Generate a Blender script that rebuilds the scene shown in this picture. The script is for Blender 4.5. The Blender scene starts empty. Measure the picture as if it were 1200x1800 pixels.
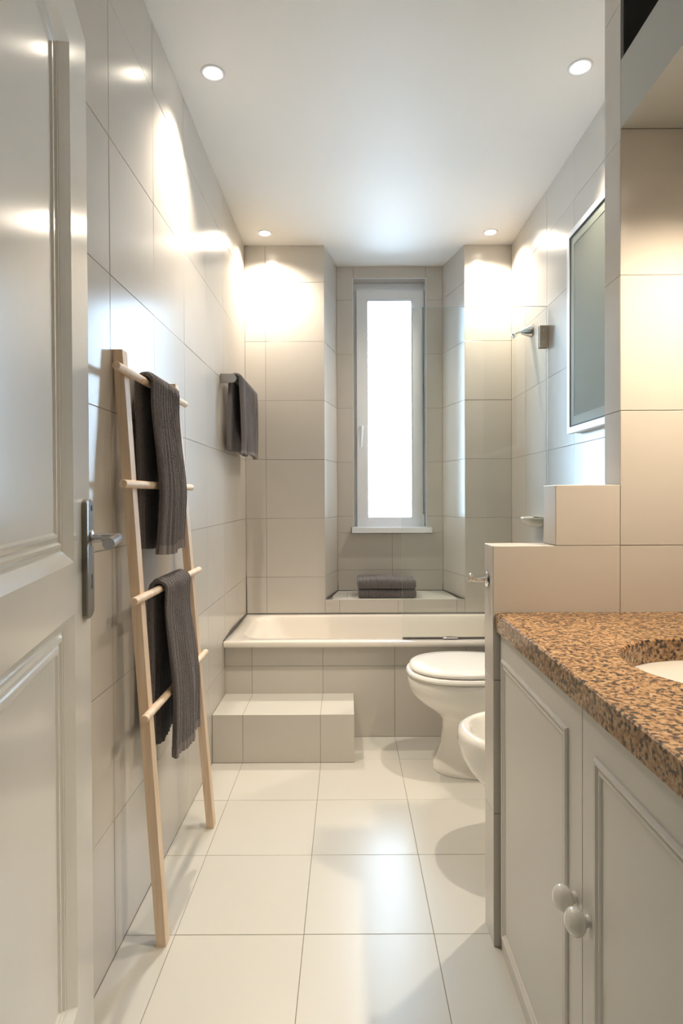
import bpy, bmesh, math, random
from mathutils import Vector, Matrix
random.seed(7)
PI = math.pi
S = bpy.context.scene
C = S.collection

# ------------------------------------------------------------------ camera
FPX = 1045.0                      # focal length in pixels of the 1200 x 1800 frame
cam = bpy.data.cameras.new('camera')
cam.sensor_fit = 'VERTICAL'; cam.sensor_height = 36.0
cam.lens = FPX * 36.0 / 1800.0
cam.clip_start = 0.02
CAM_PITCH, CAM_ROLL = 0.6, -0.25    # degrees
cam.shift_x = -10.0 / 1800.0
cam.shift_y = -17.0 / 1800.0
co = bpy.data.objects.new('camera', cam); C.objects.link(co)
CAM_H = 1.125
co.matrix_world = (Matrix.Translation((0, 0, CAM_H)) @ Matrix.Rotation(math.radians(90 - CAM_PITCH), 4, 'X')
                   @ Matrix.Rotation(math.radians(CAM_ROLL), 4, 'Z'))
S.camera = co

# ------------------------------------------------------------------ sky, daylight, exposure
W = bpy.data.worlds.new('overcast_sky'); S.world = W; W.use_nodes = True
wb = W.node_tree.nodes['Background']
wb.inputs['Color'].default_value = (0.55, 0.78, 1.0, 1)
wb.inputs['Strength'].default_value = 28.0
pl = bpy.data.lights.new('daylight_portal', 'AREA'); pl.shape = 'RECTANGLE'; pl.size = 0.30; pl.size_y = 1.36
pl.cycles.is_portal = True
po = bpy.data.objects.new('daylight_portal', pl); C.objects.link(po)
po.location = (0.26, 3.80, 1.68); po.rotation_euler = (-PI / 2, 0, 0)

SPOT_W, FAR_W, VANITY_W, HALL_FILL_W = 80.0, 56.0, 76.0, 1.5
WARM = (1.0, 0.87, 0.71)
vs = S.view_settings
S.display_settings.display_device = 'sRGB'
vs.view_transform = 'Standard'; vs.look = 'None'; vs.gamma = 1.0; vs.use_curve_mapping = False
vs.exposure = 0.10
S.cycles.use_denoising = True
S.cycles.max_bounces = 10; S.cycles.diffuse_bounces = 6; S.cycles.glossy_bounces = 4
S.cycles.transparent_max_bounces = 12
S.cycles.caustics_reflective = False; S.cycles.caustics_refractive = False
S.cycles.sample_clamp_indirect = 6.0

# ------------------------------------------------------------------ materials
def mat(name, col, rough=0.5, metal=0.0, spec=0.5, coat=0.0, sheen=0.0, noise=None, bump=None, rnd=0.0):
    m = bpy.data.materials.new(name); m.use_nodes = True
    nt = m.node_tree; N = nt.nodes; L = nt.links
    p = N['Principled BSDF']
    p.inputs['Base Color'].default_value = (*col, 1)
    p.inputs['Roughness'].default_value = rough
    p.inputs['Metallic'].default_value = metal
    p.inputs['Specular IOR Level'].default_value = spec
    p.inputs['Coat Weight'].default_value = coat
    p.inputs['Coat Roughness'].default_value = 0.08
    p.inputs['Sheen Weight'].default_value = sheen
    if noise or rnd:
        src = None
        if noise:                                   # (scale, second colour, detail)
            tc = N.new('ShaderNodeTexCoord')
            tx = N.new('ShaderNodeTexNoise'); tx.inputs['Scale'].default_value = noise[0]
            tx.inputs['Detail'].default_value = noise[2] if len(noise) > 2 else 3
            L.new(tc.outputs['Object'], tx.inputs['Vector'])
            mx = N.new('ShaderNodeMix'); mx.data_type = 'RGBA'
            mx.inputs[6].default_value = (*col, 1); mx.inputs[7].default_value = (*noise[1], 1)
            L.new(tx.outputs['Fac'], mx.inputs[0])
            src = mx.outputs[2]
        if rnd:                                     # every piece a touch lighter or darker
            oi = N.new('ShaderNodeObjectInfo')
            mr = N.new('ShaderNodeMapRange'); mr.inputs[3].default_value = 1 - rnd; mr.inputs[4].default_value = 1 + rnd
            L.new(oi.outputs['Random'], mr.inputs[0])
            hs = N.new('ShaderNodeHueSaturation'); L.new(mr.outputs[0], hs.inputs['Value'])
            if src: L.new(src, hs.inputs['Color'])
            else: hs.inputs['Color'].default_value = (*col, 1)
            src = hs.outputs['Color']
        L.new(src, p.inputs['Base Color'])
    if bump:                                        # (scale, strength, distance)
        tc = N.new('ShaderNodeTexCoord')
        tx = N.new('ShaderNodeTexNoise'); tx.inputs['Scale'].default_value = bump[0]; tx.inputs['Detail'].default_value = 4
        L.new(tc.outputs['Object'], tx.inputs['Vector'])
        b = N.new('ShaderNodeBump'); b.inputs['Strength'].default_value = bump[1]; b.inputs['Distance'].default_value = bump[2]
        L.new(tx.outputs['Fac'], b.inputs['Height']); L.new(b.outputs['Normal'], p.inputs['Normal'])
    return m

M = {}
M['tile'] = mat('glazed_greige_tile', (0.56, 0.53, 0.485), 0.22, noise=(7.0, (0.535, 0.505, 0.46)), bump=(5, 0.05, 0.004), rnd=0.02)
M['floor_tile'] = mat('satin_cream_floor_tile', (0.60, 0.59, 0.545), 0.27, spec=0.42, noise=(6.0, (0.585, 0.575, 0.53)), bump=(6, 0.03, 0.003), rnd=0.015)
M['grout'] = mat('grey_brown_grout', (0.19, 0.17, 0.15), 0.9)
M['grout_light'] = mat('floor_grout', (0.22, 0.20, 0.17), 0.9)
M['plaster'] = mat('white_ceiling_paint', (0.89, 0.875, 0.845), 0.55, spec=0.3, bump=(40, 0.05, 0.002))
M['hall'] = mat('hall_wall_paint', (0.62, 0.60, 0.56), 0.6)
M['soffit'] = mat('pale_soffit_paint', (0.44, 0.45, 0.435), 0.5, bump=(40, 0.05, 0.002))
M['dark_sheet'] = mat('near_black_sheet', (0.028, 0.026, 0.022), 0.5)
M['door_paint'] = mat('gloss_white_door_paint', (0.61, 0.61, 0.575), 0.20, coat=0.2, noise=(9, (0.595, 0.595, 0.56)), bump=(12, 0.06, 0.004))
M['cab_paint'] = mat('satin_white_cabinet_paint', (0.62, 0.605, 0.57), 0.38, bump=(30, 0.04, 0.002))
M['knob'] = mat('white_porcelain_knob', (0.74, 0.72, 0.67), 0.12, coat=0.4)
M['ceramic'] = mat('white_glazed_ceramic', (0.86, 0.83, 0.77), 0.08, coat=0.5)
M['seat_plastic'] = mat('white_seat_plastic', (0.86, 0.84, 0.80), 0.16)
M['enamel'] = mat('warm_white_tub_enamel', (0.84, 0.79, 0.715), 0.12, coat=0.4)
M['chrome'] = mat('chrome', (0.80, 0.80, 0.80), 0.10, metal=1.0)
M['steel'] = mat('brushed_steel', (0.42, 0.40, 0.38), 0.32, metal=1.0)
M['lever_steel'] = mat('satin_lever_steel', (0.55, 0.55, 0.56), 0.24, metal=1.0)
M['plate_steel'] = mat('brushed_door_plate', (0.20, 0.185, 0.165), 0.32, metal=0.7)
M['clamp'] = mat('bronzed_clamp_metal', (0.38, 0.32, 0.235), 0.45, metal=0.2)
M['black'] = mat('black_hole', (0.01, 0.01, 0.01), 0.6)
M['mould'] = mat('blackened_sealant', (0.05, 0.045, 0.04), 0.7, noise=(30, (0.12, 0.11, 0.10)))
M['pvc'] = mat('white_window_plastic', (0.76, 0.79, 0.83), 0.3)
M['towel'] = mat('charcoal_terry_cloth', (0.19, 0.172, 0.175), 0.95, spec=0.1, sheen=0.3, noise=(160, (0.085, 0.077, 0.083)), bump=(420, 0.9, 0.004))
M['hem'] = mat('charcoal_woven_hem', (0.21, 0.185, 0.18), 0.9, spec=0.1, sheen=0.3, bump=(500, 0.6, 0.002))
M['cab_glass'] = mat('grey_green_frosted_glass', (0.17, 0.185, 0.16), 0.6, spec=0.2)
M['cab_glass_rim'] = mat('grey_green_glass_bevel', (0.22, 0.24, 0.21), 0.5, spec=0.25)
M['glass_edge'] = mat('pale_glass_edge', (0.72, 0.78, 0.76), 0.15)

def lamp_mat(name, col, strength):
    m = bpy.data.materials.new(name); m.use_nodes = True
    nt = m.node_tree; nt.nodes.clear()
    e = nt.nodes.new('ShaderNodeEmission'); e.inputs['Color'].default_value = (*col, 1); e.inputs['Strength'].default_value = strength
    o = nt.nodes.new('ShaderNodeOutputMaterial'); nt.links.new(e.outputs[0], o.inputs[0])
    return m
M['bulb'] = lamp_mat('glowing_halogen_lamp', (1.0, 0.88, 0.70), 16.0)

def wood_mat():
    m = mat('pale_pine_wood', (0.66, 0.47, 0.30), 0.5, spec=0.35)
    nt = m.node_tree; N = nt.nodes; L = nt.links; p = N['Principled BSDF']
    tc = N.new('ShaderNodeTexCoord'); mp = N.new('ShaderNodeMapping'); mp.inputs['Scale'].default_value = (60, 60, 3.0)
    L.new(tc.outputs['Object'], mp.inputs[0])
    n = N.new('ShaderNodeTexNoise'); n.inputs['Scale'].default_value = 1.4; n.inputs['Detail'].default_value = 5; n.inputs['Distortion'].default_value = 0.6
    L.new(mp.outputs[0], n.inputs['Vector'])
    n2 = N.new('ShaderNodeTexNoise'); n2.inputs['Scale'].default_value = 9.0
    L.new(tc.outputs['Object'], n2.inputs['Vector'])
    r = N.new('ShaderNodeValToRGB')
    r.color_ramp.elements[0].position = 0.3; r.color_ramp.elements[0].color = (0.66, 0.49, 0.34, 1)
    r.color_ramp.elements[1].position = 0.7; r.color_ramp.elements[1].color = (0.78, 0.64, 0.49, 1)
    L.new(n.outputs['Fac'], r.inputs[0])
    r2 = N.new('ShaderNodeValToRGB')
    r2.color_ramp.elements[0].position = 0.71; r2.color_ramp.elements[0].color = (1, 1, 1, 1)
    r2.color_ramp.elements[1].position = 0.80; r2.color_ramp.elements[1].color = (0.72, 0.62, 0.52, 1)
    L.new(n2.outputs['Fac'], r2.inputs[0])
    mx = N.new('ShaderNodeMix'); mx.data_type = 'RGBA'; mx.blend_type = 'MULTIPLY'; mx.inputs[0].default_value = 1.0
    L.new(r.outputs[0], mx.inputs[6]); L.new(r2.outputs[0], mx.inputs[7]); L.new(mx.outputs[2], p.inputs['Base Color'])
    return m
M['wood'] = wood_mat()

def granite_mat():
    m = mat('orange_brown_granite', (0.5, 0.3, 0.15), 0.22, spec=0.5)
    nt = m.node_tree; N = nt.nodes; L = nt.links; p = N['Principled BSDF']
    tc = N.new('ShaderNodeTexCoord')
    v = N.new('ShaderNodeTexVoronoi'); v.inputs['Scale'].default_value = 175; v.inputs['Randomness'].default_value = 1
    L.new(tc.outputs['Object'], v.inputs['Vector'])
    bw = N.new('ShaderNodeSeparateColor'); L.new(v.outputs['Color'], bw.inputs[0])
    n = N.new('ShaderNodeTexNoise'); n.inputs['Scale'].default_value = 120; n.inputs['Detail'].default_value = 4
    L.new(tc.outputs['Object'], n.inputs['Vector'])
    ad = N.new('ShaderNodeMath'); ad.operation = 'MULTIPLY_ADD'; ad.inputs[1].default_value = 0.45
    L.new(bw.outputs[0], ad.inputs[0]); L.new(n.outputs['Fac'], ad.inputs[2])
    r = N.new('ShaderNodeValToRGB'); cr = r.color_ramp
    cr.elements[0].position = 0.55; cr.elements[0].color = (0.022, 0.013, 0.009, 1)
    cr.elements[1].position = 1.0; cr.elements[1].color = (0.42, 0.28, 0.155, 1)
    for pos, c in ((0.60, (0.075, 0.04, 0.022, 1)), (0.645, (0.21, 0.112, 0.05, 1)), (0.80, (0.32, 0.18, 0.08, 1))):
        e = cr.elements.new(pos); e.color = c
    L.new(ad.outputs[0], r.inputs[0]); L.new(r.outputs[0], p.inputs['Base Color'])
    return m
M['granite'] = granite_mat()

def clear_glass(name, tint, frost=0.0):
    m = bpy.data.materials.new(name); m.use_nodes = True
    nt = m.node_tree; N = nt.nodes; L = nt.links; N.clear()
    o = N.new('ShaderNodeOutputMaterial')
    t = N.new('ShaderNodeBsdfTransparent'); t.inputs[0].default_value = (*tint, 1)
    g = N.new('ShaderNodeBsdfGlossy'); g.inputs['Roughness'].default_value = 0.02
    f = N.new('ShaderNodeFresnel'); f.inputs['IOR'].default_value = 1.45
    mx = N.new('ShaderNodeMixShader'); L.new(f.outputs[0], mx.inputs[0]); L.new(g.outputs[0], mx.inputs[2])
    if frost:
        tr = N.new('ShaderNodeBsdfTranslucent'); tr.inputs[0].default_value = (0.9, 0.9, 0.9, 1)
        m2 = N.new('ShaderNodeMixShader'); m2.inputs[0].default_value = frost
        L.new(t.outputs[0], m2.inputs[1]); L.new(tr.outputs[0], m2.inputs[2]); L.new(m2.outputs[0], mx.inputs[1])
    else:
        L.new(t.outputs[0], mx.inputs[1])
    L.new(mx.outputs[0], o.inputs[0])
    return m
M['screen_glass'] = clear_glass('clear_screen_glass', (0.955, 0.975, 0.965))
M['pane_glass'] = clear_glass('frosted_window_pane', (1, 1, 1), 0.35)

# ------------------------------------------------------------------ helpers
def obj(name, bm, m, parent=None, smooth=False, bevel=0.0, seg=2):
    if bevel:
        es = [e for e in bm.edges if len(e.link_faces) == 2 and e.calc_face_angle(0) > 0.5]
        bmesh.ops.bevel(bm, geom=es, offset=bevel, segments=seg, profile=0.5, affect='EDGES')
    bmesh.ops.recalc_face_normals(bm, faces=bm.faces[:])
    me = bpy.data.meshes.new(name); bm.to_mesh(me); bm.free()
    for x in (m if isinstance(m, (list, tuple)) else [m]): me.materials.append(x)
    if smooth:
        for p in me.polygons: p.use_smooth = True
        if smooth != 'all': me.set_sharp_from_angle(angle=math.radians(38))
    o = bpy.data.objects.new(name, me); C.objects.link(o)
    if parent: o.parent = parent
    return o
def thing(name, label, cat, loc=(0, 0, 0), group=None):
    o = bpy.data.objects.new(name, None); C.objects.link(o); o.location = loc; o.empty_display_size = 0.05
    o['label'] = label; o['category'] = cat
    if group: o['group'] = group
    return o
def put(o, root):                                     # geometry written in world coordinates, thing's origin at its base
    o.parent = root; o.matrix_parent_inverse = Matrix.Translation(root.location).inverted(); return o
def tag(o, label, cat, group=None):
    o['label'] = label; o['category'] = cat
    if group: o['group'] = group
    return o
def struct(name, bm, m, parent=None, bevel=0.0):
    o = obj(name, bm, m, parent, bevel=bevel)
    if not parent: o['kind'] = 'structure'
    return o
def box(bm, x0, x1, y0, y1, z0, z1):
    v = [bm.verts.new(p) for p in ((x0, y0, z0), (x1, y0, z0), (x1, y1, z0), (x0, y1, z0), (x0, y0, z1), (x1, y0, z1), (x1, y1, z1), (x0, y1, z1))]
    for f in ((0, 3, 2, 1), (4, 5, 6, 7), (0, 1, 5, 4), (1, 2, 6, 5), (2, 3, 7, 6), (3, 0, 4, 7)): bm.faces.new([v[i] for i in f])
    return bm
def B(*a): return box(bmesh.new(), *a)
def prism(bm, pts, z0, z1):                           # plan polygon extruded upward
    a = [bm.verts.new((x, y, z0)) for x, y in pts]; b = [bm.verts.new((x, y, z1)) for x, y in pts]
    n = len(pts)
    bm.faces.new(a[::-1]); bm.faces.new(b)
    for i in range(n): bm.faces.new((a[i], a[(i + 1) % n], b[(i + 1) % n], b[i]))
    return bm
def loft(bm, rings, cap0=True, cap1=True):
    vr = [[bm.verts.new(p) for p in r] for r in rings]
    n = len(vr[0])
    for a, b in zip(vr, vr[1:]):
        for i in range(n): bm.faces.new((a[i], a[(i + 1) % n], b[(i + 1) % n], b[i]))
    if cap0: bm.faces.new(vr[0][::-1])
    if cap1: bm.faces.new(vr[-1])
    return bm
def frame_of(d):
    d = Vector(d).normalized()
    u = d.cross(Vector((0, 0, 1)) if abs(d.z) < 0.9 else Vector((1, 0, 0))).normalized()
    return d, u, d.cross(u)
def lathe(bm, base, axis, prof, n=24):                # prof: (distance along axis, radius)
    d, u, v = frame_of(axis); base = Vector(base)
    return loft(bm, [[base + d * t + (u * math.cos(2 * PI * i / n) + v * math.sin(2 * PI * i / n)) * max(r, 1e-4) for i in range(n)] for t, r in prof])
def tube(bm, pts, r, n=12):
    pts = [Vector(p) for p in pts]; rings = []
    prev = None
    for k, p in enumerate(pts):
        d = (pts[min(k + 1, len(pts) - 1)] - pts[max(k - 1, 0)]).normalized()
        if prev is None: _, u, _ = frame_of(d)
        else: u = (prev - d * prev.dot(d)).normalized()
        prev = u; v = d.cross(u); rr = r[k] if isinstance(r, (list, tuple)) else r
        rings.append([p + (u * math.cos(2 * PI * i / n) + v * math.sin(2 * PI * i / n)) * rr for i in range(n)])
    return loft(bm, rings)
def rrect(x0, x1, y0, y1, r, z, n=8):                 # rounded rectangle ring
    out = []
    for cx, cy, a in ((x1 - r, y1 - r, 0), (x0 + r, y1 - r, PI / 2), (x0 + r, y0 + r, PI), (x1 - r, y0 + r, 1.5 * PI)):
        for i in range(n + 1):
            t = a + PI / 2 * i / n
            out.append((cx + r * math.cos(t), cy + r * math.sin(t), z))
    return out
def egg(x0, x1, yc, hw, z, n=48, e=2.3):              # rounded plan outline, tip at x0
    a = (x1 - x0) / 2; xc = (x0 + x1) / 2; out = []
    for i in range(n):
        t = 2 * PI * i / n; c, s = math.cos(t), math.sin(t)
        k = 2.0 if c < 0 else 3.0
        out.append((xc + a * math.copysign(abs(c) ** (2 / e), c), yc + hw * math.copysign(abs(s) ** (2 / (e if c < 0 else k)), s), z))
    return out

def ring_frame(x0, x1, z0, z1, w, y0, y1, bm=None):
    bm = bm or bmesh.new()
    o = [(x0, z0), (x1, z0), (x1, z1), (x0, z1)]; i = [(x0 + w, z0 + w), (x1 - w, z0 + w), (x1 - w, z1 - w), (x0 + w, z1 - w)]
    vo0 = [bm.verts.new((x, y0, z)) for x, z in o]; vo1 = [bm.verts.new((x, y1, z)) for x, z in o]
    vi0 = [bm.verts.new((x, y0, z)) for x, z in i]; vi1 = [bm.verts.new((x, y1, z)) for x, z in i]
    for k in range(4):
        q = (k + 1) % 4
        bm.faces.new((vo0[k], vo0[q], vi0[q], vi0[k])); bm.faces.new((vo1[q], vo1[k], vi1[k], vi1[q]))
        bm.faces.new((vo0[q], vo0[k], vo1[k], vo1[q])); bm.faces.new((vi0[k], vi0[q], vi1[q], vi1[k]))
    return bm

tile_cache = {}
def tile_mesh(w, h, t, m):
    k = (round(w, 4), round(h, 4), round(t, 4), m.name)
    if k in tile_cache: return tile_cache[k]
    bm = bmesh.new(); b = 0.0006
    def ring(i, z): return [(-w / 2 + i, -h / 2 + i, z), (w / 2 - i, -h / 2 + i, z), (w / 2 - i, h / 2 - i, z), (-w / 2 + i, h / 2 - i, z)]
    loft(bm, [ring(0, -t), ring(0, -b), ring(b * 0.35, -b * 0.35), ring(b, 0)], cap0=False)
    me = bpy.data.meshes.new('tile'); bmesh.ops.recalc_face_normals(bm, faces=bm.faces[:]); bm.to_mesh(me); bm.free()
    me.materials.append(m); tile_cache[k] = me
    return me
GAP = 0.0016
def tiles(parent, o, u, v, us, vs_, m=None, skip=None, gap=GAP, tilt=0.0010, t=0.0042, ends=True):
    """one object per tile: o + u*a + v*b is the glazed face; us, vs_ are the joints"""
    m = m or M['tile']
    o, u, v = Vector(o), Vector(u).normalized(), Vector(v).normalized(); n = u.cross(v)
    for i in range(len(us) - 1):
        for j in range(len(vs_) - 1):
            a0, a1, b0, b1 = us[i], us[i + 1], vs_[j], vs_[j + 1]
            if skip and skip((a0 + a1) / 2, (b0 + b1) / 2): continue
            w, h = a1 - a0 - gap, b1 - b0 - gap
            if w < 0.006 or h < 0.006: continue
            ob = bpy.data.objects.new('tile', tile_mesh(w, h, t, m)); C.objects.link(ob)
            c = o + u * ((a0 + a1) / 2) + v * ((b0 + b1) / 2) + n * random.uniform(-0.0003, 0.0003)
            R = Matrix((u, v, n)).transposed().to_4x4()
            R = R @ Matrix.Rotation(random.gauss(0, tilt), 4, 'X') @ Matrix.Rotation(random.gauss(0, tilt), 4, 'Y')
            ob.parent = parent; ob.matrix_local = Matrix.Translation(c) @ R
def joints(a, b, start, pitch):
    out = [a]; k = math.ceil((a + 0.012 - start) / pitch)
    while start + k * pitch < b - 0.012: out.append(start + k * pitch); k += 1
    return out + [b]

# ------------------------------------------------------------------ room dimensions
XL, XR = -0.574, 0.932
YB, YN, YF = 3.37, 3.68, 0.37        # back wall, niche back, front wall
H = 2.54
G = 0.0012                            # grout lies this far behind the glaze
P = 1 / 3.0
rows = joints(0, H, 0, P)
ycols = joints(YF, YB, 1.45, 0.331)
PY0, PY1, PX = 1.47, 1.56, 0.36       # partition front, rear, end
TUB_Z, TUB_Y = 0.457, 2.722
PANEL_Y = 2.766

# floor and ceiling
fl = struct('floor', B(-1.6, 1.6, -1.4, 3.8, -0.12, -G), M['grout_light'])
fx = [XL, -0.447, -0.116, 0.218, 0.551, 0.884, XR]
fy = [YF, 0.501, 0.839, 1.177, 1.515, 1.853, 2.191, 2.529, PANEL_Y]
tiles(fl, (0, 0, 0), (1, 0, 0), (0, 1, 0), fx, fy, M['floor_tile'], skip=lambda a, b: a > 0.6 and b < 1.4, tilt=0.0006)
struct('ceiling', B(-1.6, 1.6, -1.4, 3.8, H, H + 0.1), M['plaster'])

# left wall
wl = struct('wall_left', B(XL - 0.12, XL - G, YF - 0.1, 3.8, 0, H), M['grout'])
tiles(wl, (XL, 0, 0), (0, 1, 0), (0, 0, 1), ycols, rows)
# right wall
wr = struct('wall_right', B(XR + G, XR + 0.12, YF - 0.1, 3.8, 0, H), M['grout'])
tiles(wr, (XR, 0, 0), (0, -1, 0), (0, 0, 1), [-y for y in reversed(joints(PY1, YB, 1.45, 0.331))], rows)
tiles(wr, (XR, 0, 0), (0, -1, 0), (0, 0, 1), [-y for y in reversed(joints(YF, PY0, 1.45, 0.331))], [r for r in rows if r > 0.9][:4] + [2.025])

# back wall: two piers, the low wall under the niche, the niche itself
NXL, NXR, NBL, NBR, NZ = -0.126, 0.667, -0.060, 0.592, 0.538
wb_ = bmesh.new()
prism(wb_, [(XL - 0.1, YB + G), (NXL - G, YB + G), (NBL - G, YN + 0.1), (XL - 0.1, YN + 0.1)], 0, H)
prism(wb_, [(NXR + G, YB + G), (XR + 0.1, YB + G), (XR + 0.1, YN + 0.1), (NBR + G, YN + 0.1)], 0, H)
box(wb_, NXL - G, NXR + G, YB + G, YN + 0.1, 0, NZ - G)
wb = struct('wall_back', wb_, M['grout'])
brow = [TUB_Z] + [r for r in rows if r > 0.5]
tiles(wb, (0, YB, 0), (1, 0, 0), (0, 0, 1), [XL, -0.458, NXL], brow)
tiles(wb, (0, YB, 0), (1, 0, 0), (0, 0, 1), [NXR, XR], brow)
tiles(wb, (0, YB, 0), (1, 0, 0), (0, 0, 1), [NXL, -0.045, 0.288, 0.62, NXR], [TUB_Z, NZ])
tiles(wb, (0, 0, NZ), (1, 0, 0), (0, 1, 0), [NXL + 0.04, 0.0, P, NXR - 0.045], [YB + 0.0, YN - 0.0], M['floor_tile'])
# niche cheeks (splayed)
nrow = [NZ] + [r for r in rows if r > 0.6]
dl = Vector((NBL - NXL, YN - YB, 0)); dr = Vector((NBR - NXR, YN - YB, 0))
tiles(wb, (NXL, YB, 0), dl, (0, 0, 1), [0, dl.length], nrow)
for_r = -dr.normalized()
tiles(wb, (NBR, YN, 0), -dr, (0, 0, 1), [0, dr.length], nrow)
# niche back wall with the window opening
WX0, WX1, WZ0, WZ1 = 0.043, 0.488, 0.897, 2.463
wn = bmesh.new()
box(wn, NBL - 0.04, WX0 - G, YN + G, YN + 0.1, NZ - 0.04, H); box(wn, WX1 + G, NBR + 0.04, YN + G, YN + 0.1, NZ, H)
box(wn, WX0 - G, WX1 + G, YN + G, YN + 0.1, NZ, WZ0); box(wn, WX0 - G, WX1 + G, YN + G, YN + 0.1, WZ1 + G, H)
wn_ = struct('wall_niche', wn, M['grout'])
tiles(wn_, (0, YN, 0), (1, 0, 0), (0, 0, 1), [NBL, WX0], [0.897] + [r for r in rows if r > 0.95 and r < 2.4] + [H])
tiles(wn_, (0, YN, 0), (1, 0, 0), (0, 0, 1), [WX1, NBR], [0.897] + [r for r in rows if r > 0.95 and r < 2.4] + [H])
tiles(wn_, (0, YN, 0), (1, 0, 0), (0, 0, 1), [NBL, 0.278, NBR], [NZ, 2 * P, WZ0])
tiles(wn_, (0, YN, 0), (1, 0, 0), (0, 0, 1), [WX0, WX1], [WZ1, H])
# reveal faces of the opening
rv = bmesh.new()
box(rv, WX0 - G, WX0, YN + 0.001, YN + 0.1, WZ0, WZ1); box(rv, WX1, WX1 + G, YN + 0.001, YN + 0.1, WZ0, WZ1)
box(rv, WX0, WX1, YN + 0.001, YN + 0.1, WZ1, WZ1 + G)
struct('reveal', rv, M['tile'], wn_)

obj('edge_trim', ring_frame(WX0 - 0.004, WX1 + 0.004, WZ0 + 0.034, WZ1 + 0.004, 0.004, YN - 0.0015, YN + 0.006), M['pvc'], wn_)

# front wall with the doorway, and the hall behind the camera
wf = bmesh.new()
box(wf, -1.6, -0.335, YF - 0.1, YF, 0, H); box(wf, 0.50, 1.6, YF - 0.1, YF, 0, H); box(wf, -0.335, 0.50, YF - 0.1, YF, 2.06, H)
struct('wall_front', wf, M['hall'])
wh = bmesh.new(); box(wh, -1.6, 1.6, -1.4, -1.3, 0, H)
struct('wall_hall', wh, M['hall'])
struct('wall_hall_left', B(-1.6, -1.5, -1.3, YF - 0.1, 0, H), M['hall'])
struct('wall_hall_right', B(1.5, 1.6, -1.3, YF - 0.1, 0, H), M['hall'])

# stepped partition between bathroom fittings and vanity
PT = [(PX, 0, 1.0), (0.515, 1.0, 1.15), (0.675, 1.15, H)]
wp = bmesh.new()
box(wp, PX + G, XR + 0.02, PY0 + G, PY1 - G, 0, 1.0 - G)
box(wp, 0.515 + G, XR + 0.02, PY0 + G, PY1 - G, 1.0 - G, 1.15 - G)
box(wp, 0.675 + G, XR + 0.02, PY0 + G, PY1 - G, 1.15 - G, H)
wp_ = struct('wall_partition', wp, M['grout'])
r1 = [0, P, 2 * P, 1.0]
tiles(wp_, (0, PY0, 0), (1, 0, 0), (0, 0, 1), [PX, 0.675, XR], r1)
tiles(wp_, (0, PY0, 0), (1, 0, 0), (0, 0, 1), [0.515, 0.675], [1.0, 1.15])
tiles(wp_, (0, PY0, 0), (1, 0, 0), (0, 0, 1), [0.675, XR], [1.0, 4 * P, 5 * P, 2.025])
tiles(wp_, (PX, PY1, 0), (0, -1, 0), (0, 0, 1), [0, PY1 - PY0], r1)
tiles(wp_, (0.515, PY1, 0), (0, -1, 0), (0, 0, 1), [0, PY1 - PY0], [1.0, 1.15])
tiles(wp_, (0.675, PY1, 0), (0, -1, 0), (0, 0, 1), [0, PY1 - PY0], [1.15, 4 * P, 5 * P, 6 * P, 7 * P, H])
tiles(wp_, (0, PY0, 1.0), (1, 0, 0), (0, 1, 0), [PX, 0.515], [0, PY1 - PY0])
tiles(wp_, (0, PY0, 1.15), (1, 0, 0), (0, 1, 0), [0.515, 0.675], [0, PY1 - PY0])
tiles(wp_, (0, PY1, 0), (-1, 0, 0), (0, 0, 1), [-XR, -0.675, -PX], r1)
tiles(wp_, (0, PY1, 0), (-1, 0, 0), (0, 0, 1), [-0.675, -0.515], [1.0, 1.15])
tiles(wp_, (0, PY1, 0), (-1, 0, 0), (0, 0, 1), [-XR, -0.675], [1.0, 4 * P, 5 * P, 6 * P, 7 * P, H])
# soffit box over the vanity and a near-black sheet added to darken the partition above it
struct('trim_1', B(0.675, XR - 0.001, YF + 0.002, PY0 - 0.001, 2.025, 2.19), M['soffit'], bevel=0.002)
struct('trim_2', B(0.676, XR - 0.001, PY0 - 0.014, PY0 - 0.001, 2.191, H - 0.001), M['dark_sheet'])

# tiled front of the tub
wt = struct('wall_tub_front', B(XL, XR, PANEL_Y + G, PANEL_Y + 0.03, 0, 0.428), M['grout'])
tiles(wt, (0, PANEL_Y, 0), (1, 0, 0), (0, 0, 1), [XL, -0.447, -0.1165, 0.218, 0.551, 0.884, XR], [0, P, 0.428])

# blackened sealant in the wet corners
sl = bmesh.new()
tube(sl, [(XL + 0.001, TUB_Y + 0.02, TUB_Z + 0.002), (XL + 0.003, 2.9, TUB_Z + 0.006), (XL + 0.004, 3.1, TUB_Z + 0.005), (XL + 0.002, YB - 0.003, TUB_Z + 0.003)], [0.002, 0.007, 0.007, 0.004], 6)
tube(sl, [(XL + 0.001, YB - 0.001, TUB_Z), (XL + 0.001, YB - 0.001, 0.60), (XL + 0.0005, YB - 0.0005, 0.70)], [0.004, 0.003, 0.0015], 6)
obj('sealant', sl, M['mould'], wl, smooth=True)
s2 = bmesh.new()
tube(s2, [(XL, YB - 0.001, TUB_Z + 0.002), (XR, YB - 0.001, TUB_Z + 0.002)], 0.003, 6)
for a, b in (((NXL + 0.012, YB, NZ), (NBL, YN, NZ)), ((NXR - 0.012, YB, NZ), (NBR, YN, NZ))):
    tube(s2, [Vector(a) + Vector((0, 0, 0.002)), Vector(a).lerp(Vector(b), 0.5) + Vector((0, 0, 0.002)), Vector(b) + Vector((0, 0, 0.002))], [0.002, 0.005, 0.004], 6)
for x in (NBL, NBR): tube(s2, [(x, YN, NZ), (x, YN, NZ + 0.055)], [0.004, 0.002], 6)
tube(s2, [(NBL, YN, NZ + 0.001), (NBR, YN, NZ + 0.001)], 0.003, 6)
obj('sealant', s2, M['mould'], wb, smooth=True)

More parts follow.
